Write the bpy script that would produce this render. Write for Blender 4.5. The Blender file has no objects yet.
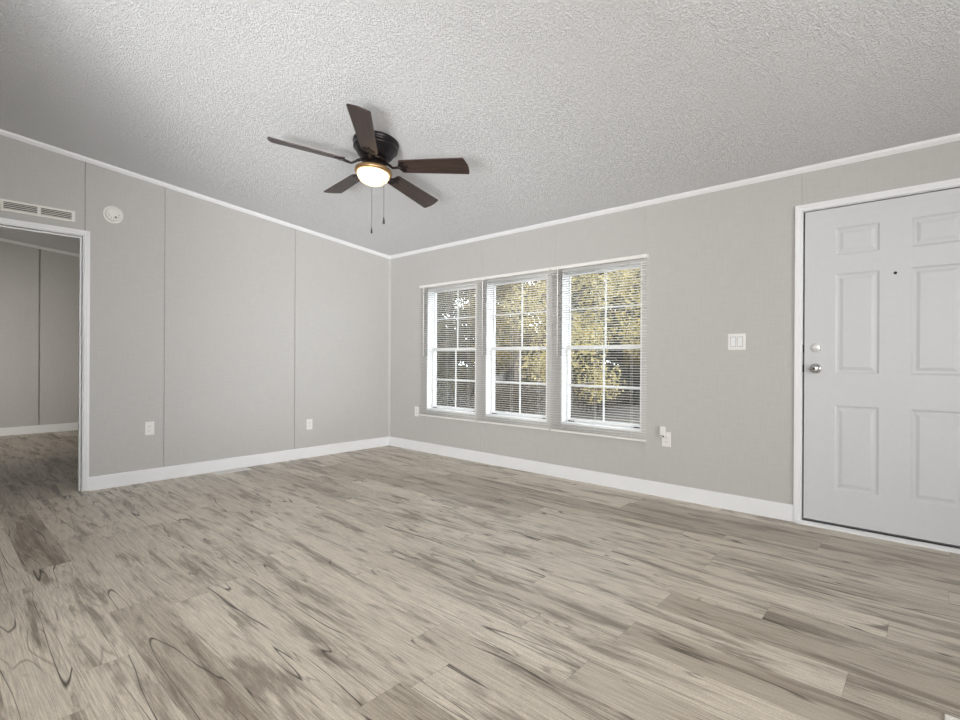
import bpy, math, random
from mathutils import Vector, Matrix, Euler
random.seed(7)
PI = math.pi
S = bpy.context.scene
COL = S.collection

# ------------------------------------------------------------------ camera
CX, CY, CZ = 5.0905, -3.9509, 1.08
YAW, PITCH, ROLL, FPX = 0.7331, -0.0002, 0.0055, 503.52
fw = Vector((-math.sin(YAW)*math.cos(PITCH), math.cos(YAW)*math.cos(PITCH), math.sin(PITCH)))
r0 = Vector((math.cos(YAW), math.sin(YAW), 0)); u0 = r0.cross(fw)
rt = math.cos(ROLL)*r0 + math.sin(ROLL)*u0
up = -math.sin(ROLL)*r0 + math.cos(ROLL)*u0
cd = bpy.data.cameras.new('camera'); cam = bpy.data.objects.new('camera', cd); COL.objects.link(cam)
M3 = Matrix((rt, up, -fw)).transposed()
cam.matrix_world = Matrix.Translation((CX, CY, CZ)) @ M3.to_4x4()
cd.sensor_fit = 'HORIZONTAL'; cd.sensor_width = 36; cd.lens = FPX*36/960
cd.clip_start = 0.02; cd.clip_end = 300
S.camera = cam

# ------------------------------------------------------------------ world, sun, area lights, exposure
S.view_settings.view_transform = 'Standard'; S.view_settings.look = 'None'
S.view_settings.gamma = 1; S.view_settings.exposure = 0.12
S.view_settings.use_curve_mapping = False
w = bpy.data.worlds.new('sky'); S.world = w; w.use_nodes = True
w.node_tree.nodes['Background'].inputs[0].default_value = (0.86, 0.93, 1.0, 1)
w.node_tree.nodes['Background'].inputs[1].default_value = 6.0

def light(name, kind, loc, target, energy, color=(1, 1, 1), sx=1, sy=None, spread=PI):
    ld = bpy.data.lights.new(name, kind); o = bpy.data.objects.new(name, ld); COL.objects.link(o)
    o.location = loc; ld.energy = energy; ld.color = color
    o.rotation_euler = (Vector(target)-Vector(loc)).to_track_quat('-Z', 'Y').to_euler()
    if kind == 'AREA':
        ld.shape = 'RECTANGLE'; ld.size = sx; ld.size_y = sy or sx; ld.spread = spread
    return o
sun = light('sun', 'SUN', (0, -10, 12), (-2.5, -1, 5.5), 2.6, (1, .93, .8)); sun.data.angle = math.radians(1)
light('fill_south', 'AREA', (6.6, -8.2, 1.5), (2.4, 0, .9), 134, (1, .985, .96), 2.4, 1.5, math.radians(116))  # added fill lamp behind the camera; the south wall has no window
light('fill_east', 'AREA', (8.3, -3.2, 1.5), (0, -.9, 2.0), 88, (1, .98, .965), 3.4, 1.5, math.radians(84))  # added fill lamp for the left wall; the east wall is solid
light('fill_far_corner', 'AREA', (4.5, -5.4, 0.6), (.6, -1.1, 2.45), 21, (.98, .985, 1), 1.0, .8, math.radians(66))  # added narrow fill lamp aimed at the far ceiling corner
light('fill_bedroom', 'AREA', (-.9, -6.0, 1.5), (-4.4, -2.4, 1.05), 17, (1, .94, .86), 1.2, 1.0, math.radians(70))  # added fill lamp brightening the next room's far wall, no window there

# ------------------------------------------------------------------ materials
def mat(name, col, rough=.6, metal=0., spec=.5, noise=None, bump=None, coat=0):
    m = bpy.data.materials.new(name); m.use_nodes = True
    nt = m.node_tree; b = nt.nodes['Principled BSDF']
    b.inputs['Base Color'].default_value = (*col, 1); b.inputs['Roughness'].default_value = rough
    b.inputs['Metallic'].default_value = metal; b.inputs['Specular IOR Level'].default_value = spec
    b.inputs['Coat Weight'].default_value = coat
    tc = nt.nodes.new('ShaderNodeTexCoord')
    if noise:
        sc, amt = noise
        n = nt.nodes.new('ShaderNodeTexNoise'); n.inputs['Scale'].default_value = sc; n.inputs['Detail'].default_value = 4
        nt.links.new(tc.outputs['Object'], n.inputs['Vector'])
        mr = nt.nodes.new('ShaderNodeMapRange'); mr.inputs['From Min'].default_value = .3; mr.inputs['From Max'].default_value = .7
        mr.inputs['To Min'].default_value = 1-amt; mr.inputs['To Max'].default_value = 1+amt
        nt.links.new(n.outputs['Fac'], mr.inputs['Value'])
        mx = nt.nodes.new('ShaderNodeVectorMath'); mx.operation = 'SCALE'; mx.inputs[0].default_value = col
        nt.links.new(mr.outputs['Result'], mx.inputs['Scale']); nt.links.new(mx.outputs[0], b.inputs['Base Color'])
    if bump:
        sc, st, dist = bump
        n2 = nt.nodes.new('ShaderNodeTexNoise'); n2.inputs['Scale'].default_value = sc; n2.inputs['Detail'].default_value = 3
        nt.links.new(tc.outputs['Object'], n2.inputs['Vector'])
        bp = nt.nodes.new('ShaderNodeBump'); bp.inputs['Strength'].default_value = st; bp.inputs['Distance'].default_value = dist
        nt.links.new(n2.outputs['Fac'], bp.inputs['Height']); nt.links.new(bp.outputs[0], b.inputs['Normal'])
    return m

class NG:
    """tiny node-graph helper"""
    def __init__(s, m): s.nt = m.node_tree; s.b = s.nt.nodes.get('Principled BSDF')
    def put(s, sock, v):
        if hasattr(v, 'is_output'): s.nt.links.new(v, sock)
        else: sock.default_value = v
    def node(s, t, ins=None, **kw):
        n = s.nt.nodes.new(t)
        for k, v in kw.items(): setattr(n, k, v)
        for k, v in (ins or {}).items(): s.put(n.inputs[k], v)
        return n
    def m(s, op, a, b=0., c=None, clamp=False):
        n = s.node('ShaderNodeMath', operation=op, use_clamp=clamp); s.put(n.inputs[0], a); s.put(n.inputs[1], b)
        if c is not None: s.put(n.inputs[2], c)
        return n.outputs[0]
    def ramp(s, v, a, b, lo=0., hi=1.):
        n = s.node('ShaderNodeMapRange', {'Value': v, 'From Min': a, 'From Max': b, 'To Min': lo, 'To Max': hi}, interpolation_type='SMOOTHSTEP')
        return n.outputs[0]
    def xyz(s, x, y, z):
        n = s.node('ShaderNodeCombineXYZ', {0: x, 1: y, 2: z}); return n.outputs[0]
    def noise(s, v, sc=1., det=2., rough=.5, dist=0.):
        n = s.node('ShaderNodeTexNoise', {'Vector': v, 'Scale': sc, 'Detail': det, 'Roughness': rough, 'Distortion': dist}); return n.outputs['Fac']
    def mix(s, f, a, b):
        n = s.node('ShaderNodeMix', data_type='RGBA'); s.put(n.inputs[0], f)
        s.put(n.inputs[6], a if hasattr(a, 'is_output') else (*a, 1)); s.put(n.inputs[7], b if hasattr(b, 'is_output') else (*b, 1))
        return n.outputs[2]

def floor_material():
    m = mat('grey_oak_vinyl_planks', (.4, .35, .3), .38, spec=.5); g = NG(m)
    uv = g.node('ShaderNodeSeparateXYZ', {0: g.node('ShaderNodeUVMap').outputs[0]})
    u, v = uv.outputs[0], uv.outputs[1]
    rn = g.node('ShaderNodeAttribute', attribute_name='plank').outputs['Fac']
    tn = g.node('ShaderNodeAttribute', attribute_name='tone').outputs['Fac']
    off = g.m('MULTIPLY', rn, 91.)
    # broad heart-wood streaks along the plank
    broad = g.noise(g.xyz(g.m('MULTIPLY', u, 1.7), g.m('MULTIPLY', v, 12.), off), 1., 5., .68, .4)
    # cathedral grain lines = contours of a stretched noise
    gn = g.noise(g.xyz(g.m('MULTIPLY', u, .9), g.m('MULTIPLY', v, 9.), g.m('ADD', off, 17.)), 1., 2., .45, .5)
    rings = g.m('ABSOLUTE', g.m('SUBTRACT', g.m('FRACT', g.m('MULTIPLY', gn, 16.)), .5))
    ringl = g.ramp(rings, .0, .16, 1., 0.)
    ringmask = g.ramp(g.noise(g.xyz(g.m('MULTIPLY', u, 1.8), g.m('MULTIPLY', v, 5.), g.m('ADD', off, 41.)), 1., 2.), .5, .66)
    # few long dark cracks
    cn = g.noise(g.xyz(g.m('MULTIPLY', u, .7), g.m('MULTIPLY', v, 10.5), g.m('ADD', off, 63.)), 1., 1.6, .35, .25)
    crack = g.ramp(g.m('ABSOLUTE', g.m('SUBTRACT', cn, .5)), .0, .0100, 1., 0.)
    cn2 = g.noise(g.xyz(g.m('MULTIPLY', u, .6), g.m('MULTIPLY', v, 16.), g.m('ADD', off, 29.)), 1., 2., .4, .2)
    fine = g.m('MULTIPLY', g.ramp(g.m('ABSOLUTE', g.m('SUBTRACT', cn2, .47)), .0, .011, 1., 0.), g.ramp(g.noise(g.xyz(g.m('MULTIPLY', u, 3.1), g.m('MULTIPLY', v, 6.), g.m('ADD', off, 77.)), 1., 2.), .45, .6))
    crackm = g.ramp(g.noise(g.xyz(g.m('MULTIPLY', u, 2.2), g.m('MULTIPLY', v, 4.), g.m('ADD', off, 5.)), 1., 2.), .40, .52)
    # knots
    vo = g.node('ShaderNodeTexVoronoi', {'Vector': g.xyz(g.m('MULTIPLY', u, 2.1), g.m('MULTIPLY', v, 6.), off), 'Scale': 1., 'Randomness': 1.}).outputs['Distance']
    knot = g.ramp(vo, .03, .2, 1., 0.)
    # fine fibre
    fib = g.noise(g.xyz(g.m('MULTIPLY', u, 7.), g.m('MULTIPLY', v, 230.), off), 1., 3., .6)
    weave = g.noise(g.xyz(g.m('MULTIPLY', u, 260.), g.m('MULTIPLY', v, 260.), off), 1., 1., .5)
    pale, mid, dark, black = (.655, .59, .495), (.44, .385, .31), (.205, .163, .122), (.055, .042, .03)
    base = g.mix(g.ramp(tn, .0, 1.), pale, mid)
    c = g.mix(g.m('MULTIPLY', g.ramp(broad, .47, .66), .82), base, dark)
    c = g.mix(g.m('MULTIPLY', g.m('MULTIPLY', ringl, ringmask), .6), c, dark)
    c = g.mix(g.m('MULTIPLY', knot, .6), c, dark)
    c = g.mix(g.m('MULTIPLY', fine, .75), c, (.12, .093, .068))
    c = g.mix(g.m('MULTIPLY', g.m('MULTIPLY', crack, crackm), .95), c, black)
    f1 = g.m('ADD', g.ramp(fib, .25, .75, .76, 1.2), g.ramp(weave, .3, .7, -.10, .10))
    c2 = g.node('ShaderNodeVectorMath', operation='SCALE'); g.put(c2.inputs[0], c); g.put(c2.inputs['Scale'], f1)
    # joints
    W, L = .181, 1.22
    ev = g.m('MINIMUM', v, g.m('SUBTRACT', W, v)); eu = g.m('MINIMUM', u, g.m('SUBTRACT', L, u))
    e = g.ramp(g.m('MINIMUM', ev, eu), .0004, .0018, 1., 0.)
    c3 = g.mix(g.m('MULTIPLY', e, .4), c2.outputs[0], (.17, .14, .11))
    g.put(g.b.inputs['Base Color'], c3)
    g.put(g.b.inputs['Roughness'], g.ramp(fib, .3, .7, .43, .34))
    h = g.m('SUBTRACT', g.m('MULTIPLY', fib, .4), g.m('ADD', g.m('MULTIPLY', g.m('MULTIPLY', crack, crackm), .5), e))
    bp = g.node('ShaderNodeBump', {'Strength': .25, 'Distance': .0012, 'Height': h}); g.put(g.b.inputs['Normal'], bp.outputs[0])
    return m

def ceiling_material(name, col):
    m = mat(name, col, .9, spec=.2); g = NG(m)
    tc = g.node('ShaderNodeTexCoord').outputs['Object']
    a = g.noise(tc, 155., 2., .55, 0.)
    b = g.noise(tc, 60., 1., .5, 0.)
    h = g.m('ADD', g.ramp(a, .45, .7), g.m('MULTIPLY', g.ramp(b, .45, .65), .35))
    bp = g.node('ShaderNodeBump', {'Strength': .9, 'Distance': .006, 'Height': h}); g.put(g.b.inputs['Normal'], bp.outputs[0])
    return m

def wall_material(name, col):
    m = mat(name, col, .62, spec=.3); g = NG(m)
    tc = g.node('ShaderNodeTexCoord').outputs['Object']
    s = g.node('ShaderNodeSeparateXYZ', {0: tc})
    hv = g.noise(g.xyz(g.m('MULTIPLY', s.outputs[0], 9.), g.m('MULTIPLY', s.outputs[1], 9.), g.m('MULTIPLY', s.outputs[2], 160.)), 1., 2.)
    vv = g.noise(g.xyz(g.m('MULTIPLY', s.outputs[0], 160.), g.m('MULTIPLY', s.outputs[1], 160.), g.m('MULTIPLY', s.outputs[2], 7.)), 1., 2.)
    f = g.m('ADD', g.ramp(hv, .3, .7, .475, .525), g.ramp(vv, .3, .7, .475, .525))
    c = g.node('ShaderNodeVectorMath', operation='SCALE'); c.inputs[0].default_value = col; g.put(c.inputs['Scale'], f)
    g.put(g.b.inputs['Base Color'], c.outputs[0])
    bp = g.node('ShaderNodeBump', {'Strength': .12, 'Distance': .001, 'Height': g.m('ADD', hv, vv)}); g.put(g.b.inputs['Normal'], bp.outputs[0])
    return m

def wood_blade():
    m = mat('dark_walnut_blade', (.035, .02, .016), .38, spec=.5); g = NG(m)
    s = g.node('ShaderNodeSeparateXYZ', {0: g.node('ShaderNodeTexCoord').outputs['Object']})
    n = g.noise(g.xyz(g.m('MULTIPLY', s.outputs[0], 5.), g.m('MULTIPLY', s.outputs[1], 90.), s.outputs[2]), 1., 4., .6, .5)
    g.put(g.b.inputs['Base Color'], g.mix(g.ramp(n, .35, .68), (.022, .013, .011), (.058, .034, .028)))
    return m

def leaf_material(name, c1, c2, c3):
    m = bpy.data.materials.new(name); m.use_nodes = True; g = NG(m); g.nt.nodes.remove(g.b)
    tc = g.node('ShaderNodeTexCoord').outputs['Object']
    n = g.noise(tc, 2.3, 3., .6); n2 = g.noise(tc, 19., 1.)
    c = g.mix(g.ramp(n, .38, .62), c1, c2); c = g.mix(g.ramp(n2, .5, .62), c, c3)
    d = g.node('ShaderNodeBsdfDiffuse', {'Color': c}); t = g.node('ShaderNodeBsdfTranslucent', {'Color': c})
    mx = g.node('ShaderNodeMixShader', {0: .35, 1: d.outputs[0], 2: t.outputs[0]})
    g.nt.links.new(mx.outputs[0], g.nt.nodes['Material Output'].inputs[0])
    return m

def glass_material():
    m = bpy.data.materials.new('window_glass'); m.use_nodes = True; g = NG(m); g.nt.nodes.remove(g.b)
    tr = g.node('ShaderNodeBsdfTransparent', {'Color': (.93, .95, .94, 1)}); gl = g.node('ShaderNodeBsdfGlossy', {'Roughness': .02})
    fr = g.node('ShaderNodeFresnel', {'IOR': 1.45})
    mx = g.node('ShaderNodeMixShader', {0: fr.outputs[0], 1: tr.outputs[0], 2: gl.outputs[0]})
    g.nt.links.new(mx.outputs[0], g.nt.nodes['Material Output'].inputs[0])
    return m

def bowl_material():
    m = bpy.data.materials.new('frosted_light_bowl'); m.use_nodes = True; g = NG(m); g.nt.nodes.remove(g.b)
    t = g.node('ShaderNodeBsdfTranslucent', {'Color': (1, .93, .78, 1)}); d = g.node('ShaderNodeBsdfDiffuse', {'Color': (.9, .85, .75, 1)})
    e = g.node('ShaderNodeEmission', {'Color': (1, .80, .48, 1), 'Strength': .7})
    mx = g.node('ShaderNodeMixShader', {0: .45, 1: t.outputs[0], 2: d.outputs[0]})
    ad = g.node('ShaderNodeAddShader', {0: mx.outputs[0], 1: e.outputs[0]})
    g.nt.links.new(ad.outputs[0], g.nt.nodes['Material Output'].inputs[0])
    return m

def emit(name, col, st):
    m = bpy.data.materials.new(name); m.use_nodes = True; g = NG(m); g.nt.nodes.remove(g.b)
    e = g.node('ShaderNodeEmission', {'Color': (*col, 1), 'Strength': st})
    g.nt.links.new(e.outputs[0], g.nt.nodes['Material Output'].inputs[0]); return m

WALL = (.474, .468, .456)
MT = dict(
    floor=floor_material(), ceiling=ceiling_material('stippled_ceiling', (.85, .865, .885)),
    wall=wall_material('greige_wall_panel', WALL),
    trim=mat('white_trim_paint', (.77, .78, .795), .4, noise=(6, .015)),
    door=mat('white_door_paint', (.575, .588, .605), .42, noise=(40, .012), bump=(220, .06, .001)),
    vinyl=mat('white_window_vinyl', (.68, .68, .68), .35, noise=(8, .01)),
    slat=mat('white_blind_slat', (.78, .77, .75), .45, noise=(5, .01)),
    cord=mat('white_cord', (.8, .79, .77), .7, noise=(30, .02)),
    plastic=mat('white_plastic', (.76, .75, .73), .4, noise=(20, .01)),
    slot=mat('dark_slot', (.03, .03, .03), .6, noise=(20, .05)),
    chrome=mat('pale_brushed_nickel', (.80, .80, .79), .42, .35, noise=(20, .03)),
    cordshade=mat('cord_shade_grey', (.10, .10, .10), .8, noise=(30, .1)),
    steel=mat('satin_nickel', (.55, .55, .55), .25, 1., noise=(20, .03)),
    register=mat('white_enamel_metal', (.76, .74, .70), .4, noise=(20, .015)),
    void=mat('shadowed_duct', (.09, .085, .08), .8, noise=(10, .05)),
    bronze=mat('oil_rubbed_bronze', (.018, .016, .018), .32, .6, noise=(30, .1)),
    brass=mat('antique_bronze_fitter', (.34, .215, .105), .36, .8, noise=(30, .08)),
    iron=mat('black_blade_iron', (.02, .015, .014), .35, .7, noise=(30, .1)),
    blade=wood_blade(), bowl=bowl_material(), bulb=emit('lit_bulb', (1, .8, .52), 9),
    glass=glass_material(), gasket=mat('dark_weatherstrip', (.035, .035, .035), .8, noise=(30, .1)),
    bark=mat('grey_brown_bark', (.11, .09, .075), .9, noise=(12, .3), bump=(30, .5, .02)),
    ground=mat('leaf_litter', (.05, .041, .032), .95, noise=(9, .45), bump=(40, .6, .03)),
    exterior=mat('beige_siding', (.5, .47, .42), .7, noise=(8, .03)),
    y_leaf=leaf_material('yellow_autumn_leaves', (.30, .235, .085), (.21, .185, .10), (.44, .38, .22)),
    o_leaf=leaf_material('orange_brown_leaves', (.15, .105, .055), (.12, .11, .06), (.24, .19, .08)),
    g_leaf=leaf_material('olive_green_leaves', (.075, .07, .052), (.05, .05, .042), (.16, .13, .065)),
    d_leaf=leaf_material('dark_grey_green_leaves', (.05, .052, .045), (.066, .062, .054), (.10, .09, .07)),
    b_leaf=leaf_material('dry_brown_brush', (.08, .064, .05), (.056, .048, .04), (.115, .093, .066)),
)

# ------------------------------------------------------------------ mesh helpers
class MB:
    def __init__(s): s.v = []; s.f = []; s.mi = []; s.sm = []
    def add(s, vs, fs, mi=0, smooth=False, T=None):
        k = len(s.v)
        s.v += [tuple(T @ Vector(p)) if T else tuple(p) for p in vs]
        s.f += [tuple(i+k for i in f) for f in fs]; s.mi += [mi]*len(fs); s.sm += [smooth]*len(fs)
        return s
    def box(s, x0, x1, y0, y1, z0, z1, mi=0, T=None):
        vs = [(x0,y0,z0),(x1,y0,z0),(x1,y1,z0),(x0,y1,z0),(x0,y0,z1),(x1,y0,z1),(x1,y1,z1),(x0,y1,z1)]
        return s.add(vs, [(0,3,2,1),(4,5,6,7),(0,1,5,4),(1,2,6,5),(2,3,7,6),(3,0,4,7)], mi, False, T)
    def prism(s, pts, a, b, axis=0, mi=0):
        """polygon pts in the two other axes, extruded from a to b along axis"""
        n = len(pts)
        def mk(p, t):
            return (t, p[0], p[1]) if axis == 0 else ((p[0], t, p[1]) if axis == 1 else (p[0], p[1], t))
        vs = [mk(p, a) for p in pts]+[mk(p, b) for p in pts]
        fs = [tuple(range(n))[::-1], tuple(range(n, 2*n))]+[(i, (i+1) % n, n+(i+1) % n, n+i) for i in range(n)]
        return s.add(vs, fs, mi)
    def lathe(s, prof, n=40, mi=0, T=None, caps=True):
        """prof = [(r,z)...] about local z"""
        vs = []; fs = []
        for r, z in prof:
            for i in range(n): a = 2*PI*i/n; vs.append((r*math.cos(a), r*math.sin(a), z))
        for j in range(len(prof)-1):
            for i in range(n): fs.append((j*n+i, j*n+(i+1) % n, (j+1)*n+(i+1) % n, (j+1)*n+i))
        s.add(vs, fs, mi, True, T)
        if caps:
            for j in (0, len(prof)-1):
                if prof[j][0] > 1e-6:
                    q = [tuple(vs[j*n+i]) for i in range(n)]; s.add(q, [tuple(range(n))], mi, False, T)
        return s
    def tube(s, pts, rad, n=10, mi=0, T=None):
        pts = [Vector(p) for p in pts]; rr = rad if isinstance(rad, (list, tuple)) else [rad]*len(pts)
        vs = []; fs = []
        for k, p in enumerate(pts):
            d = (pts[min(k+1, len(pts)-1)]-pts[max(k-1, 0)]).normalized()
            a = d.orthogonal().normalized() if k == 0 else (a - d*a.dot(d)).normalized()
            b = d.cross(a)
            for i in range(n): t = 2*PI*i/n; vs.append(p + (a*math.cos(t)+b*math.sin(t))*rr[k])
        m = len(pts)
        for j in range(m-1):
            for i in range(n): fs.append((j*n+i, j*n+(i+1) % n, (j+1)*n+(i+1) % n, (j+1)*n+i))
        fs += [tuple(range(n))[::-1], tuple(range((m-1)*n, m*n))]
        return s.add(vs, fs, mi, True, T)
    def build(s, name, mats, parent=None, bevel=0., seg=2, loc=None):
        me = bpy.data.meshes.new(name); me.from_pydata(s.v, [], s.f)
        for m in (mats if isinstance(mats, (list, tuple)) else [mats]): me.materials.append(m)
        me.polygons.foreach_set('material_index', s.mi); me.polygons.foreach_set('use_smooth', s.sm); me.update()
        o = bpy.data.objects.new(name, me); COL.objects.link(o)
        if parent: o.parent = parent
        if loc is not None: o.location = loc
        if bevel:
            b = o.modifiers.new('bevel', 'BEVEL'); b.width = bevel; b.segments = seg; b.limit_method = 'ANGLE'; b.angle_limit = .7
        return o

def tag(o, label=None, cat=None, group=None, kind=None):
    if label: o['label'] = label
    if cat: o['category'] = cat
    if group: o['group'] = group
    if kind: o['kind'] = kind
    return o
def empty(name, loc, rot=(0, 0, 0)):
    o = bpy.data.objects.new(name, None); COL.objects.link(o); o.location = loc; o.rotation_euler = rot; o.empty_display_size = .1; return o
def struct(o): o['kind'] = 'structure'; return o
def children_of(r): return [c for c in bpy.data.objects if c.parent == r]
def copy_tree(o, parent=None):
    c = o.copy(); COL.objects.link(c)
    if parent: c.parent = parent
    for ch in children_of(o): copy_tree(ch, c)
    return c

# ------------------------------------------------------------------ the room shell
H0, SL = 2.375, .104              # ceiling height at the window wall, its slope
RIDGE = -4.4
X1, YS, XB = 8.4, -8.6, -4.421    # east wall, south wall, bedroom far wall
def ceil_z(y): return H0 - SL*y if y >= RIDGE else H0 - SL*RIDGE - SL*(RIDGE-y)

# floor: individual plank faces, end joints where the photo shows them
W, L = .181, 1.22
known = {-10: 4.18}
obs = [(4.18, -2.05), (3.853, -2.23), (4.19, -1.69), (4.875, -1.88), (3.772, -2.96), (2.495, -3.32), (1.70, -3.5), (4.60, -.43), (2.92, -.6),
       (4.173, -2.40), (2.12, -1.53), (2.56, -2.22), (2.90, -1.66), (4.194, -.97), (1.16, -2.6), (4.172, -2.49)]
rowx = {}
for x, y in obs: rowx.setdefault(int(math.floor((-y-.155)/W)), x)
vs, fs, uvs, rn, tn = [], [], [], [], []
rng = random.Random(5)
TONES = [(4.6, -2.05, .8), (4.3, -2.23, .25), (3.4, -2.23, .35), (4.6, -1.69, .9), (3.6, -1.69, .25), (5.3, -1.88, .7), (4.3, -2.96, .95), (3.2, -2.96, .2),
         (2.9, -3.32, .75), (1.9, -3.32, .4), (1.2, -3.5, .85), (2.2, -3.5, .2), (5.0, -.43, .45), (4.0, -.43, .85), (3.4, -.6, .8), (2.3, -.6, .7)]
k = -1; ph = .3
while True:
    yt = -.155-W*k; yb = yt-W
    if yt <= YS: break
    ph = (ph + .37 + rng.random()*.3) % 1
    x0 = rowx.get(k, XB + ph*L)
    while x0 > XB: x0 -= L
    while x0 < X1:
        a, b = max(x0, XB), min(x0+L, X1); t, q = min(yt, 0.0), max(yb, YS)
        if b-a > .001 and t-q > .001:
            i = len(vs)
            vs += [(a, q, 0), (b, q, 0), (b, t, 0), (a, t, 0)]; fs.append((i, i+1, i+2, i+3))
            uvs += [(a-x0, q-yb), (b-x0, q-yb), (b-x0, t-yb), (a-x0, t-yb)]
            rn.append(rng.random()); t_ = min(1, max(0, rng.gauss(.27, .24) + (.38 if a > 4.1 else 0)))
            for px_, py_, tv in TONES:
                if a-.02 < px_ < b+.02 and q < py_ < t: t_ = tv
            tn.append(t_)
        x0 += L
    k += 1
me = bpy.data.meshes.new('floor'); me.from_pydata(vs, [], fs)
ul = me.uv_layers.new(name='UVMap')
ul.data.foreach_set('uv', [c for p in uvs for c in p])
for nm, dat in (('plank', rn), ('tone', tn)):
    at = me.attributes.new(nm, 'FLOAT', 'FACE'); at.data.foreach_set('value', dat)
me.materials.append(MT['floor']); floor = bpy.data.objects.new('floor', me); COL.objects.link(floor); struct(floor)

# ceiling slabs: two slopes over the whole home
mb = MB()
mb.prism([(0.14, ceil_z(.14)), (RIDGE, ceil_z(RIDGE)), (YS-.14, ceil_z(YS-.14)), (YS-.14, ceil_z(YS-.14)+.12), (RIDGE, ceil_z(RIDGE)+.12), (.14, ceil_z(.14)+.12)], XB-.1, X1+.1, 0)
struct(mb.build('ceiling', MT['ceiling']))

# left wall with the opening into the next room, grooves between its panels
OY0, OY1, OZ = -3.99, -3.07, 2.07
mb = MB()
def lw(y0, y1, z0, xa, xb):
    ys = [y0, y1] if not (y0 < RIDGE < y1) else [y0, RIDGE, y1]
    mb.prism([(y, z0) for y in (y0, y1)] + [(y, ceil_z(y)) for y in ys[::-1]], xa, xb, 0)
for y0, y1, z0 in ((OY1, 0, 0), (OY0, OY1, OZ), (YS, OY0, 0)): lw(y0, y1, z0, -.12, -.009)
seams = [-1.268, -2.503, -3.0695]
edges = [0]+seams+[YS]
G = .0045
lw(seams[0]+G, 0, 0, -.009, 0); lw(seams[1]+G, seams[0]-G, 0, -.009, 0); lw(OY1+.004, seams[1]-G, 0, -.009, 0)
lw(OY0, seams[2]-G, OZ, -.009, 0); lw(YS, OY0, 0, -.009, 0)
struct(mb.build('wall_left', MT['wall'], bevel=.0015))

# window wall: openings for three windows and the entry door
WIN = [(.70, 1.475), (1.612, 2.385), (2.54, 3.315)]; WZ0, WZ1 = .497, 1.893
DX0, DX1, DZ = 4.430, 5.402, 2.090
cuts = [(a, b, WZ0, WZ1) for a, b in WIN]+[(DX0, DX1, 0, DZ)]
mb = MB(); x = -.12
for a, b, z0, z1 in cuts:
    mb.box(x, a, 0, .14, 0, H0)
    if z0 > 0: mb.box(a, b, 0, .14, 0, z0)
    mb.box(a, b, 0, .14, z1, H0); x = b
mb.box(x, X1, 0, .14, 0, H0)
struct(mb.build('wall_right', MT['wall']))
# battens over the panel joints of the window wall
for n_, (bx, zs) in enumerate([(.690, [(.11, .42), (1.945, 2.34)]), (1.552, [(.11, .42), (1.945, 2.34)]), (2.487, [(.11, .42), (1.945, 2.34)]), (3.338, [(.11, .42), (1.945, 2.34)]), (4.446, [(2.13, 2.34)])]):
    mb = MB()
    for z0, z1 in zs: mb.box(bx-.014, bx+.014, -.004, 0, z0, z1)
    struct(mb.build('trim_%d' % (n_+20), MT['wall'], bevel=.0012))
mb = MB(); mb.prism([(0, 0), (.022, 0), (.02, -.009), (.009, -.02), (0, -.022)], .11, 2.345, 2)
struct(mb.build('trim_25', MT['wall']))
# walls behind the camera
mb = MB(); mb.box(-.12, X1, YS-.14, YS, 0, ceil_z(YS)); struct(mb.build('wall_south', MT['wall']))
mb = MB(); mb.prism([(YS, 0), (0, 0), (0, H0), (RIDGE, ceil_z(RIDGE)), (YS, ceil_z(YS))], X1, X1+.1, 0); struct(mb.build('wall_east', MT['wall']))
mb = MB(); mb.prism([(0, 0), (2.92, 0), (2.92, ceil_z(-4.4)), (0, ceil_z(-4.4))], -4.52, -4.40, 1); struct(mb.build('wall_unseen_partition', MT['wall']))  # unseen partition added so its end casts the ceiling's soft shade edge
# next room
mb = MB()
def bw(y0, y1, xa, xb): mb.prism([(y0, 0), (y1, 0), (y1, ceil_z(y1)), (y0, ceil_z(y0))], xa, xb, 0)
bw(-2.815+2*G, 0, XB-.02, XB); bw(-4.035+G, -2.815-2*G, XB-.02, XB); bw(-4.4, -4.035-G, XB-.02, XB); bw(YS, -4.4, XB-.02, XB); bw(-4.4, 0, XB-.1, XB-.02); bw(YS, -4.4, XB-.1, XB-.02)
struct(mb.build('wall_bedroom_far', MT['wall'], bevel=.0015))
mb = MB(); mb.box(XB, -.12, 0, .14, 0, H0); struct(mb.build('wall_bedroom_right', MT['wall']))
mb = MB(); mb.box(XB, -.12, YS-.14, YS, 0, ceil_z(YS)); struct(mb.build('wall_bedroom_left', MT['wall']))

# ceiling trim
def cove_y(x0, x1, name):
    mb = MB(); mb.prism([(0, H0), (0, H0-.034), (-.006, H0-.034), (-.02, H0-.012), (-.024, H0+.0025)], x0, x1, 0); struct(mb.build(name, MT['trim']))
cove_y(.0, X1, 'trim_1')
def cove_x(x, y0, y1, name, s=1):
    mb = MB(); vs = []
    for y in (y0, y1):
        z = ceil_z(y); vs += [(x, y, z), (x, y, z-.036), (x+s*.006, y, z-.036), (x+s*.02, y, z-.014), (x+s*.024, y, z)]
    mb.add(vs, [(0, 1, 2, 3, 4), (9, 8, 7, 6, 5)]+[(i, (i+1) % 5, 5+(i+1) % 5, 5+i) for i in range(5)])
    struct(mb.build(name, MT['trim']))
cove_x(0, RIDGE, -.0, 'trim_2'); cove_x(XB, RIDGE, 0, 'trim_3')

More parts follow.
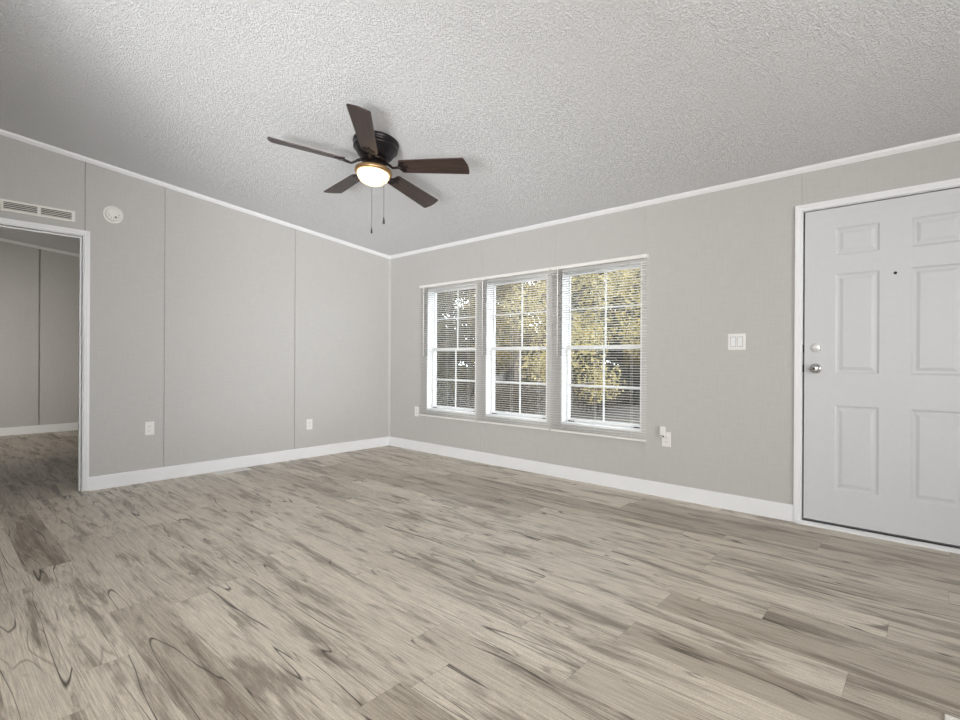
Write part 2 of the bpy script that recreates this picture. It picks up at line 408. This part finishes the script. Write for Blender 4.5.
# baseboards with a small rounded top
BH = .112
prof = [(0, 0), (.013, 0), (.013, BH-.012), (.010, BH-.003), (.005, BH), (0, BH)]
mb = MB(); mb.prism([(-a, b) for a, b in prof], .0, 4.392, 0); struct(mb.build('baseboard_right', MT['trim']))
mb = MB(); mb.prism([(a, b) for a, b in prof], OY1+.033, 0, 1)
struct(mb.build('baseboard_left', MT['trim']))
mb = MB(); mb.prism([(XB+a, b) for a, b in prof], YS, 0, 1); struct(mb.build('baseboard_bedroom', MT['trim']))

# cased opening into the next room
mb = MB()
mb.box(-.128, .004, OY1-.012, OY1, 0, OZ); mb.box(-.128, .004, OY0, OY0+.012, 0, OZ); mb.box(-.128, .004, OY0+.012, OY1-.012, OZ-.012, OZ)
mb.box(-.075, -.045, OY1-.024, OY1-.012, 0, OZ-.012); mb.box(-.075, -.045, OY0+.012, OY1-.024, OZ-.024, OZ-.012)
struct(mb.build('trim_4', MT['trim'], bevel=.002))
mb = MB()
mb.box(0, .014, OY1-.004, OY1+.033, .005, OZ+.033); mb.box(0, .014, OY0-.033, OY0+.004, .005, OZ+.033); mb.box(0, .014, OY0+.004, OY1-.004, OZ-.004, OZ+.033)
mb.box(.014, .018, OY1+.012, OY1+.033, .005, OZ+.033); mb.box(.014, .018, OY0-.033, OY1+.012, OZ+.012, OZ+.033)
struct(mb.build('trim_5', MT['trim'], bevel=.002))

# ------------------------------------------------------------------ entry door
dr = MB(); SX0, SX1, SZ0, SZ1 = 4.4485, 5.386, .036, 2.076; FY = .006
xs = [SX0, 4.616, 4.842, 4.990, 5.216, SX1]; zs = [SZ0, .253, .799, 1.005, 1.648, 1.768, 1.944, SZ1]
for i in range(5):
    for j in range(7):
        a, b, c, d = xs[i], xs[i+1], zs[j], zs[j+1]
        if i in (1, 3) and j in (1, 3, 5):
            rings = [(0, 0), (.012, .007), (.024, .007), (.042, .0015)]; vs = []
            for ins, dep in rings: vs += [(a+ins, FY+dep, c+ins), (b-ins, FY+dep, c+ins), (b-ins, FY+dep, d-ins), (a+ins, FY+dep, d-ins)]
            fs = []
            for r_ in range(3):
                for q in range(4): fs.append((r_*4+q, r_*4+(q+1) % 4, r_*4+4+(q+1) % 4, r_*4+4+q))
            fs.append((12, 13, 14, 15)); dr.add(vs, fs)
        else: dr.add([(a, FY, c), (b, FY, c), (b, FY, d), (a, FY, d)], [(0, 1, 2, 3)])
dr.add([(SX0, FY, SZ0), (SX1, FY, SZ0), (SX1, FY, SZ1), (SX0, FY, SZ1), (SX0, FY+.044, SZ0), (SX1, FY+.044, SZ0), (SX1, FY+.044, SZ1), (SX0, FY+.044, SZ1)],
       [(4, 7, 6, 5), (0, 4, 5, 1), (1, 5, 6, 2), (2, 6, 7, 3), (3, 7, 4, 0)])
door = struct(dr.build('door_1', MT['door']))
ry = Matrix.Rotation(PI/2, 4, 'X')      # local z -> -y
def at(x, z, y=FY): return Matrix.Translation((x, y, z)) @ ry
kb = MB()
kb.lathe([(.033, 0), (.033, .004), (.029, .008), (.014, .010), (.012, .03), (.02, .036), (.027, .046), (.0285, .056), (.026, .064), (.018, .069), (.008, .070), (.0, .0695)], 36, 0, at(4.512, 1.035))
kn = kb.build('door_knob', MT['steel'], door); kn['label'] = 'round satin nickel knob'
MB().lathe([(.006, .070), (.006, .0715), (0, .0715)], 16, 0, at(4.512, 1.035)).build('knob_button', MT['slot'], kn)
db = MB(); db.lathe([(.03, 0), (.03, .005), (.026, .012), (.022, .015), (0, .016)], 36, 0, at(4.515, 1.172)); db.box(-.006, .006, -.017, .017, .016, .028, 0, at(4.515, 1.172) @ Matrix.Rotation(1.2, 4, 'Z'))
d_ = db.build('deadbolt', MT['chrome'], door, bevel=.001); d_['label'] = 'pale round deadbolt thumb turn'
MB().lathe([(.0085, 0), (.0085, .003), (.005, .004), (.004, .002), (0, .002)], 20, 0, at(4.917, 1.622)).build('peephole', MT['slot'], door)
MB().box(SX0-.010, SX0-.001, .004, .03, 1.01, 1.06).box(SX0-.010, SX0-.001, .004, .03, 1.145, 1.195).build('latch_plate', MT['gasket'], door)
# jamb with weather strip, casing, threshold
mb = MB(); jx = .008
mb.box(DX0, DX0+jx, .0, .14, 0, DZ); mb.box(DX1-jx, DX1, .0, .14, 0, DZ); mb.box(DX0+jx, DX1-jx, 0, .14, DZ-jx, DZ)
mb.box(DX0+jx, DX0+.02, .056, .14, 0, DZ-jx); mb.box(DX1-.02, DX1-jx, .056, .14, 0, DZ-jx)
struct(mb.build('trim_6', MT['trim']))
mb = MB(); mb.box(DX0+jx, DX1-jx, .051, .056, .02, DZ-jx); struct(mb.build('trim_7', MT['gasket']))
mb = MB()
mb.box(4.394, 4.434, -.016, 0, 0, 2.126); mb.box(5.398, 5.438, -.016, 0, 0, 2.126); mb.box(4.434, 5.398, -.016, 0, 2.086, 2.126)
mb.box(4.394, 4.414, -.020, -.016, 0, 2.126); mb.box(5.418, 5.438, -.020, -.016, 0, 2.126); mb.box(4.414, 5.418, -.020, -.016, 2.106, 2.126)
struct(mb.build('trim_8', MT['trim'], bevel=.002))
mb = MB(); mb.prism([(-.03, 0), (-.03, .010), (-.012, .022), (.05, .024), (.14, .02), (.14, 0)], 4.414, 5.418, 0)
struct(mb.build('trim_9', MT['trim'], bevel=.001))
mb = MB(); mb.box(4.442, 5.39, -.004, .003, .0245, .029); struct(mb.build('trim_10', MT['gasket']))

# ------------------------------------------------------------------ windows
def window(i, x0, x1):
    xc = (x0+x1)/2; fwd = .018
    f = MB()      # liner and frame in the opening
    for a, b in ((x0, x0+.012), (x1-.012, x1)): f.box(a, b, -.003, .14, WZ0, WZ1)
    f.box(x0+.012, x1-.012, -.003, .14, WZ1-.014, WZ1); f.box(x0+.012, x1-.012, -.003, .14, WZ0, WZ0+.016)
    f.box(x0+.012, x0+.016, .066, .14, WZ0+.016, WZ1-.014); f.box(x1-.016, x1-.012, .066, .14, WZ0+.016, WZ1-.014)
    wn = struct(f.build('window_%d' % i, MT['vinyl'], bevel=.0015))
    a, b = x0+.016, x1-.016
    zm = 1.185
    def sash(name, z0, z1, y, rail_t, rail_b, zmun):
        m_ = MB(); st = .012
        m_.box(a, a+st, y, y+.022, z0, z1); m_.box(b-st, b, y, y+.022, z0, z1)
        m_.box(a+st, b-st, y, y+.022, z1-rail_t, z1); m_.box(a+st, b-st, y, y+.022, z0, z0+rail_b)
        o = m_.build(name, MT['vinyl'], wn, bevel=.002)
        g_ = MB(); g_.box(xc-.008, xc+.008, y+.012, y+.018, z0+rail_b, z1-rail_t); g_.box(a+st, xc-.008, y+.012, y+.018, zmun-.008, zmun+.008); g_.box(xc+.008, b-st, y+.012, y+.018, zmun-.008, zmun+.008)
        g_.build('muntin', MT['vinyl'], o)
        gl = MB(); gl.add([(a+st-.002, y+.020, z0+rail_b-.002), (b-st+.002, y+.020, z0+rail_b-.002), (b-st+.002, y+.020, z1-rail_t+.002), (a+st-.002, y+.020, z1-rail_t+.002)], [(0, 1, 2, 3)])
        gl.build('glass_pane', MT['glass'], o)
        return o
    sash('upper_sash', zm, WZ1-.014, .100, .014, .03, 1.552)
    lo = sash('lower_sash', WZ0+.016, zm+.03, .072, .034, .03, .850)
    for cx in (a+.05, b-.05):
        MB().box(cx-.03, cx+.012, .064, .0725, WZ0+.020, WZ0+.027).box(cx+.02, cx+.03, .064, .0725, WZ0+.020, WZ0+.027).build('tilt_latch', MT['slot'], lo)
    MB().box(xc-.03, xc+.03, .058, .072, zm+.012, zm+.03).build('sash_lock', MT['vinyl'], lo, bevel=.002)
for i, (a, b) in enumerate(WIN): window(i+1, a, b)

# ------------------------------------------------------------------ mini blinds mounted on the wall in front of each window
def blind(x0, x1, label):
    ZT, ZB = 1.943, .426; yc = -.030
    r = empty('window_blind', ((x0+x1)/2, 0, ZB)); tag(r, label, 'blind', 'white mini blinds on the three windows')
    ox, oz = -(x0+x1)/2, -ZB
    T = Matrix.Translation((ox, 0, oz))
    h = MB(); h.box(x0, x1, -.046, -.012, ZT-.03, ZT, 0, T)
    h.build('head_rail', MT['slat'], r, bevel=.003)
    for bx in (x0+.02, x1-.02): MB().box(bx-.018, bx+.018, -.012, .0, ZT-.03, ZT+.002, 0, T).build('bracket', MT['slat'], r)
    sl = MB(); z = ZB+.030; n = 0; tilt = math.radians(-6)
    pitch = (ZT-.062-z)/66
    for n in range(67):
        zz = z+n*pitch; vs = []
        for x in (x0+.006, x1-.006):
            for q in range(5):
                t = -1+q*.5; dy = t*.0125; dz = (1-t*t)*.0016
                vs.append((x, yc+dy*math.cos(tilt)-dz*math.sin(tilt), zz+dy*math.sin(tilt)+dz*math.cos(tilt)))
        sl.add(vs, [(q, q+5, q+6, q+1) for q in range(4)], 0, True, T)
    so = sl.build('slats', MT['slat'], r)
    sd = so.modifiers.new('thick', 'SOLIDIFY'); sd.thickness = .0009
    br = MB(); br.box(x0+.004, x1-.004, yc-.013, yc+.013, ZB, ZB+.018, 0, T); br.build('bottom_rail', MT['slat'], r, bevel=.003)
    for f_ in (.14, .5, .86):
        cx = x0+(x1-x0)*f_; c = MB()
        for dy in (-.0128, .0128): c.tube([(cx, yc+dy, ZB+.018), (cx, yc+dy, ZT-.03)], .0006, 5, 0, T)
        c.build('ladder_cord', MT['cord'], r)
    wd = MB(); wx = x0+.088
    wd.tube([(wx, -.052, ZT-.02), (wx, -.058, ZT-.05), (wx, -.058, 1.12)], .0042, 8, 0, T)
    wd.build('tilt_wand', MT['slat'], r)
    lc = MB(); lx = x0+.102; lc.tube([(lx, -.0135, ZT-.03), (lx, -.0135, 1.12)], .0030, 6, 0, T)  # lift cord coloured dark to draw the dotted shade line beside the wand
    lc.build('lift_cord_shade', MT['cordshade'], r)
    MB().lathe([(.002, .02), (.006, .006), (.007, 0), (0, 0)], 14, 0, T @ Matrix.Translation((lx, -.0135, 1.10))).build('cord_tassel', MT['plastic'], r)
    return r
blind(.612, 1.518, 'white slatted mini blind over the left window nearest the room corner')
blind(1.526, 2.436, 'white slatted mini blind over the middle one of the three windows')
blind(2.445, 3.372, 'white slatted mini blind over the right window nearest the entry door')

# ------------------------------------------------------------------ ceiling fan
tilt = math.atan(SL)
fan = empty('ceiling_fan', (2.249, -1.869, ceil_z(-1.869)), (-tilt, 0, 0))
tag(fan, 'dark bronze flush mount ceiling fan with five walnut blades and lit glass bowl', 'ceiling fan')
MB().lathe([(.152, 0), (.156, -.006), (.156, -.022), (.148, -.028), (.145, -.040), (.150, -.045), (.150, -.058), (.132, -.066), (.122, -.095), (.100, -.118), (.07, -.124), (.0, -.124)], 56).build('motor_housing', MT['bronze'], fan)
MB().lathe([(.072, -.124), (.088, -.128), (.088, -.145), (.06, -.152), (.05, -.155), (.05, -.188), (0, -.188)], 48).build('flywheel', MT['iron'], fan)
MB().lathe([(.045, -.180), (.062, -.188), (.112, -.196), (.124, -.203), (.126, -.222), (.120, -.228), (.108, -.228), (.108, -.205), (0, -.200)], 56).build('light_fitter', MT['brass'], fan)
bowl = MB().lathe([(.106, -.222), (.109, -.230), (.108, -.244), (.099, -.262), (.082, -.280), (.057, -.293), (.029, -.300), (.0, -.302)], 48, caps=False).build('light_bowl', MT['bowl'], fan)
MB().lathe([(0, -.286), (.012, -.284), (.024, -.272), (.027, -.258), (.022, -.243), (.014, -.230), (.014, -.206), (0, -.206)], 24).build('light_bulb', MT['bulb'], bowl)
PITCH_B = math.radians(-15)
def fan_blade(ang, sag):
    T = Matrix.Rotation(-.022, 4, 'X') @ Matrix.Translation((0, 0, -.178)) @ Matrix.Rotation(ang, 4, 'Z') @ Matrix.Rotation(sag, 4, 'Y') @ Matrix.Rotation(PITCH_B, 4, 'X')
    out = []       # outline, x along the blade
    def arc(cx, cy, r, a0, a1, n=6): return [(cx+r*math.cos(a0+(a1-a0)*i/n), cy+r*math.sin(a0+(a1-a0)*i/n)) for i in range(n+1)]
    w0, w1, xr, xt, rr = .058, .073, .195, .672, .018
    out += arc(xr+rr, -w0+rr, rr, PI, 1.5*PI); out += arc(xt-.028, -w1+.010, .010, 1.5*PI, 1.9*PI)
    out += [(xt-.010, -w1*.55), (xt-.003, -w1*.2), (xt, w1*.15), (xt-.002, w1*.6)]
    out += arc(xt-.016, w1-.010, .010, 0.1*PI, .5*PI); out += arc(xr+rr, w0-rr, rr, .5*PI, PI)
    b = MB(); n = len(out); t = .0035
    b.add([(x, y, -t) for x, y in out]+[(x, y, t) for x, y in out], [tuple(range(n))[::-1], tuple(range(n, 2*n))]+[(i, (i+1) % n, n+(i+1) % n, n+i) for i in range(n)])
    o = b.build('fan_blade', MT['blade'], fan, bevel=.0012); o.matrix_local = T
    ir = MB()
    ir.tube([(.075, 0, .032), (.11, 0, .014), (.145, 0, -.012), (.175, 0, -.010), (.20, 0, -.006)], [.011, .009, .008, .009, .010], 10)
    pl = [(.185, -.018), (.20, -.040), (.225, -.045), (.235, -.030), (.228, -.012), (.262, 0), (.228, .012), (.235, .030), (.225, .045), (.20, .040), (.185, .018)]
    m_ = len(pl); ir.add([(x, y, -.0085) for x, y in pl]+[(x, y, -.0035) for x, y in pl], [tuple(range(m_))[::-1], tuple(range(m_, 2*m_))]+[(i, (i+1) % m_, m_+(i+1) % m_, m_+i) for i in range(m_)])
    for sx, sy in ((.222, -.033), (.222, .033), (.248, 0)): ir.lathe([(.005, -.0085), (.004, -.011), (0, -.0115)], 10, 0, Matrix.Translation((sx, sy, 0)))
    ir.build('blade_iron', MT['iron'], o, bevel=.001)
for k in range(5): fan_blade(5.521+k*2*PI/5, (-.028, .022, 0, 0, 0)[k])
RI = Matrix.Rotation(tilt, 4, 'X')           # chains hang plumb: undo the fan's tilt
def chain(off, z0, z1, wl, wr):
    m_ = MB(); base = Matrix.Translation((off[0], off[1], z0)) @ RI
    Ln = z0-z1; m_.tube([(0, 0, 0), (0, 0, -Ln)], .0013, 6, 0, base)
    for i in range(int(Ln/.012)): m_.lathe([(0, .0018), (.0016, .0009), (.0018, 0), (.0016, -.0009), (0, -.0018)], 6, 0, base @ Matrix.Translation((0, 0, -i*.012-.006)))
    o = m_.build('pull_chain', MT['iron'], fan)
    MB().lathe([(0, 0), (.0025, -.001), (wr*.6, -wl*.3), (wr, -wl*.75), (wr*.9, -wl), (0, -wl)], 14, 0, base @ Matrix.Translation((0, 0, -Ln))).build('chain_pull', MT['slot'], o)
chain((.7431*.088+.669*.085, .669*.088-.743*.085, 0), -.212, -.545, .045, .008)
chain((-.7431*.035-.669*.113, -.669*.035+.743*.113, 0), -.212, -.555, .042, .0065)

# ------------------------------------------------------------------ left wall fittings
d = empty('smoke_detector', (0, -2.883, 2.273)); tag(d, 'round white smoke detector on the left wall beside the return vent', 'smoke detector')
rx = Matrix.Rotation(PI/2, 4, 'Y')
MB().lathe([(.072, 0), (.073, .006), (.070, .010), (.058, .011)], 48, 0, rx).build('base_plate', MT['plastic'], d)
MB().lathe([(.058, .010), (.057, .020), (.053, .028), (.045, .033), (.03, .035), (0, .0355)], 48, 0, rx).build('cover', MT['plastic'], d)
sg = MB()
for i in range(7):
    a = PI*(1.02+.16*i); sg.box(-.0015, .0015, -.006, .006, .033, .0352, 0, rx @ Matrix.Rotation(a, 4, 'Z') @ Matrix.Translation((0, .036, 0)))
sg.build('vent_slots', MT['void'], d)
MB().lathe([(.007, .034), (.007, .038), (0, .038)], 18, 0, rx @ Matrix.Translation((.024, .012, 0))).build('test_button', MT['slot'], d)

v = empty('wall_vent', (0, -3.350, 2.158)); tag(v, 'long white louvered return vent on the left wall above the doorway', 'vent')
VW, VH = .434, .086
m_ = MB()
m_.box(0, .010, -VW/2, VW/2, VH-.016, VH); m_.box(0, .010, -VW/2, VW/2, 0, .016)
for a, b in ((-VW/2, -VW/2+.018), (-.011, .011), (VW/2-.022, VW/2)): m_.box(0, .010, a, b, .016, VH-.016)
m_.build('vent_frame', MT['register'], v, bevel=.002)
MB().box(-.004, .0012, -VW/2+.01, VW/2-.01, .008, VH-.008).build('backing', MT['void'], v)
m_ = MB()
for a, b in ((-VW/2+.018, -.011), (.011, VW/2-.022)):
    for i in range(4):
        z = .024+i*.0132; m_.add([(.001, a, z), (.001, b, z), (.009, b, z-.007), (.009, a, z-.007), (.001, a, z+.0016), (.001, b, z+.0016), (.009, b, z-.0054), (.009, a, z-.0054)],
            [(0, 3, 2, 1), (4, 5, 6, 7), (2, 3, 7, 6), (0, 1, 5, 4)])
m_.build('louvers', MT['register'], v)

# duplex outlets and the switch (built facing -y, then turned)
def outlet(loc, rz, label):
    r = empty('wall_outlet', loc, (0, 0, rz)); tag(r, label, 'outlet', 'white duplex outlets')
    MB().box(-.035, .035, -.006, 0, -.0575, .0575).build('cover_plate', MT['plastic'], r, bevel=.002)
    for s_ in (-1, 1):
        zc = s_*.0195; q = MB(); q.box(-.017, .017, -.0075, -.006, zc-.014, zc+.014)
        rc = q.build('receptacle', MT['plastic'], r, bevel=.001)
        MB().box(-.0085, -.0062, -.0079, -.0074, zc-.002, zc+.006).box(.0062, .0085, -.0079, -.0074, zc-.002, zc+.006).lathe([(.0024, .0074), (.0024, .0079), (0, .0079)], 10, 0, Matrix.Translation((0, 0, zc-.008)) @ ry).build('socket_slots', MT['slot'], rc)
    MB().lathe([(.003, .006), (.0025, .0072), (0, .0074)], 12, 0, ry).build('screw', MT['plastic'], r)
    return r
outlet((0, -2.611, .466), PI/2, 'white duplex outlet low on the left wall nearest the doorway')
outlet((0, -1.094, .363), PI/2, 'white duplex outlet low on the left wall nearest the room corner')
outlet((.529, 0, .463), 0, 'white duplex outlet beside the lower left end of the blinds')
outlet((3.524, 0, .460), 0, 'white duplex outlet right of the blinds with a device plugged in')
# the plug-in device
p_ = empty('plug_in_device', (3.508, -.0077, .512)); tag(p_, 'small white plug-in device in the outlet right of the blinds', 'plug-in device')
MB().box(-.026, .018, -.034, 0, -.035, .052).build('body', MT['plastic'], p_, bevel=.006, seg=3)
MB().lathe([(.005, 0), (.005, .003), (0, .003)], 14, 0, Matrix.Translation((-.012, -.034, -.022)) @ ry).lathe([(.007, 0), (.007, .003), (0, .003)], 14, 0, Matrix.Translation((.006, -.034, -.026)) @ ry).build('buttons', MT['slot'], p_)
s_ = empty('light_switch', (4.033, 0, 1.221)); tag(s_, 'white double rocker light switch plate between window and entry door', 'light switch')
MB().box(-.059, .059, -.006, 0, -.0585, .0585).build('cover_plate', MT['plastic'], s_, bevel=.002)
for dx in (-.023, .023):
    q = MB(); q.prism([(-.006, -.034), (-.0065, .034), (-.0105, -.034)][::-1], dx-.0165, dx+.0165, 0)
    q.box(dx-.0165, dx+.0165, -.0068, -.006, -.034, .034); q.build('rocker', MT['trim'], s_)
    MB().box(dx-.0185, dx+.0185, -.0064, -.0058, -.036, .036).build('rocker_gap', MT['void'], s_)

# floor registers
def register(loc, rz, label):
    r = empty('floor_register', loc, (0, 0, rz)); tag(r, label, 'floor register', 'white floor registers')
    m_ = MB(); lx, ly = .165, .065
    m_.box(-lx, lx, -ly, -ly+.014, 0, .006); m_.box(-lx, lx, ly-.014, ly, 0, .006); m_.box(-lx, -lx+.016, -ly+.014, ly-.014, 0, .006); m_.box(lx-.016, lx, -ly+.014, ly-.014, 0, .006); m_.box(-lx+.016, lx-.016, -.004, .004, 0, .006)
    m_.build('frame', MT['register'], r, bevel=.002)
    MB().box(-lx+.01, lx-.01, -ly+.01, ly-.01, .0004, .0012).build('damper', MT['void'], r)
    f_ = MB()
    for i in range(24):
        x = -lx+.021+i*.0127; f_.box(x, x+.007, -ly+.014, ly-.014, .0014, .005)
    f_.build('grille', MT['register'], r)
register((.092, -1.955, 0), PI/2, 'white floor register at the foot of the left wall')
register((5.285, -1.915, 0), 0, 'white floor register on the open floor at the lower right')

# ------------------------------------------------------------------ outdoors
GZ = -.75
mb = MB(); N = 30
vs = [(-45+90*i/N, .3+60*j/N, GZ+random.uniform(-.06, .06)+max(0, (j-6))*.05) for j in range(N+1) for i in range(N+1)]
mb.add(vs, [(j*(N+1)+i, j*(N+1)+i+1, (j+1)*(N+1)+i+1, (j+1)*(N+1)+i) for j in range(N) for i in range(N)], 0, True)
struct(mb.build('ground', MT['ground']))

def foliage(rg, blobs, n, size):
    m_ = MB()
    wts = [b[3]**2 for b in blobs]; tot = sum(wts)
    vs = []; fs = []
    for b, wt in zip(blobs, wts):
        for _ in range(int(n*wt/tot)):
            d = Vector((rg.gauss(0, 1), rg.gauss(0, 1), rg.gauss(0, 1))).normalized()*b[3]*(rg.random()**.45)
            c = Vector(b[:3])+Vector((d.x, d.y, d.z*.8)); s = size*rg.uniform(.6, 1.3)
            R = Euler((rg.uniform(0, 6.3), rg.uniform(0, 6.3), rg.uniform(0, 6.3))).to_matrix()
            i = len(vs)
            for q in ((-.5, 0, 0), (-.1, -.32, .06), (.5, 0, 0), (-.1, .32, .06)): vs.append(c+R @ (Vector(q)*s))
            fs += [(i, i+1, i+2), (i, i+2, i+3)]
    return m_.add(vs, fs)
def tree(name, x, y, h, crown_r, lm, label, cat, n=3500, size=.14, low=.25, seed=1, trunk=.11, group=None):
    rg = random.Random(seed); gz = GZ + max(0, (y-.3)/2-6)*.05 - .03
    r = empty(name, (x, y, gz)); tag(r, label, cat, group)
    tk = MB(); top = Vector((rg.uniform(-.3, .3), rg.uniform(-.3, .3), h*.9))
    tk.tube([(0, 0, -.1), (top.x*.2, top.y*.2, h*.3), (top.x*.6, top.y*.6, h*.6), tuple(top)], [trunk, trunk*.85, trunk*.55, trunk*.2], 9)
    blobs = []
    for k in range(9):
        zz = h*(low+(1-low)*(k+.5)/9); a = k*2.4+rg.random(); rad = crown_r*(.35+.65*math.sin(PI*min(1, .2+.75*(k+.5)/9)))
        q = Vector((math.cos(a)*rad*.62, math.sin(a)*rad*.62, zz)); blobs.append((q.x, q.y, q.z, rad*.62))
        tk.tube([(top.x*zz/h*.8, top.y*zz/h*.8, zz*.82), (q.x*.5, q.y*.5, zz*.95), tuple(q)], [trunk*.35, trunk*.25, trunk*.1], 6)
    tk.build('trunk', MT['bark'], r); foliage(rg, blobs, n, size).build('foliage', MT[lm], r)
def bush(x, y, rr, h, lm, label, n=1800, size=.1, seed=3):
    rg = random.Random(seed); gz = GZ + max(0, (y-.3)/2-6)*.05 - .03
    r = empty('bush', (x, y, gz)); tag(r, label, 'bush', 'undergrowth outside the windows')
    st = MB(); blobs = []
    for k in range(7):
        a = k*.9+rg.random(); q = Vector((math.cos(a)*rr*.6, math.sin(a)*rr*.6, h*rg.uniform(.35, .85))); blobs.append((q.x, q.y, q.z, h*.42))
        st.tube([(q.x*.1, q.y*.1, -.05), (q.x*.5, q.y*.5, q.z*.6), tuple(q)], [.02, .015, .006], 6)
    st.build('stems', MT['bark'], r); foliage(rg, blobs, n, size).build('foliage', MT[lm], r)
tree('autumn_tree', -1.75, 7.0, 5.4, 1.5, 'y_leaf', 'yellow autumn tree nearest the house, seen through the right window', 'tree', 6000, .085, .2, 11)
tree('autumn_tree', -1.3, 11.6, 7.0, 1.6, 'y_leaf', 'tall yellow tree at the right edge of the right window, further off', 'tree', 6000, .10, .25, 12)
tree('autumn_tree', -5.1, 9.2, 6.0, 1.6, 'o_leaf', 'orange and olive tree seen through the middle window', 'tree', 7000, .085, .2, 13)
tree('autumn_tree', -8.8, 9.0, 5.6, 1.6, 'g_leaf', 'olive green tree seen through the left window', 'tree', 10000, .09, .16, 14)
for i, (x, y, lm, lb) in enumerate([(-13.0, 14.0, 'g_leaf', 'grey green tree behind the left window, nearer than the dark woods'), (-5.0, 14.6, 'd_leaf', 'dark tree filling the gap behind the right window'), (-21.5, 18.5, 'd_leaf', 'dark wooded tree furthest left behind the left window'), (-15.6, 21.5, 'd_leaf', 'dark tall tree behind the olive tree of the left window'), (-9.9, 18.0, 'b_leaf', 'brown leaved tree behind the orange tree of the middle window'),
        (-10.4, 24.5, 'g_leaf', 'green tree deep in the woods between middle and right window'), (-4.6, 21.5, 'o_leaf', 'rusty tree deep in the woods behind the yellow trees')]):
    tree('woodland_tree', x, y, 9, 2.3, lm, lb, 'tree', 9000, .27, .03, 30+i, .16)
bush(-7.7, 6.4, .95, 1.4, 'd_leaf', 'dark dense bush low outside the left window', 3500, .07, seed=41)
bush(-5.4, 6.0, .9, 1.2, 'd_leaf', 'dark grey bush low between the left and middle window views', 3500, .07, seed=42)
bush(-3.1, 6.2, .85, 1.25, 'b_leaf', 'brown dry bush low outside the middle window', 3500, .07, seed=43)
bush(-3.4, 11.5, .9, 1.3, 'b_leaf', 'brown brush on the ground behind the yellow tree', 2500, .08, seed=44)
bush(-10.1, 11.9, 1.0, 1.7, 'd_leaf', 'dark bush behind the olive tree, low in the left window', 3500, .09, seed=45)
for x_, lb in ((-31.5, 'tall dark thicket at the far left edge of the woods'), (-24.5, 'tall dark thicket closing the left window view'), (-17.5, 'tall grey thicket behind the left and middle windows'), (-10.5, 'tall dark thicket low behind the middle window'), (-3.5, 'tall dark thicket low behind the right window')):
    bush(x_, 30.4, 2.7, 3.6, 'd_leaf', lb, 7000, .3, seed=int(50-x_))
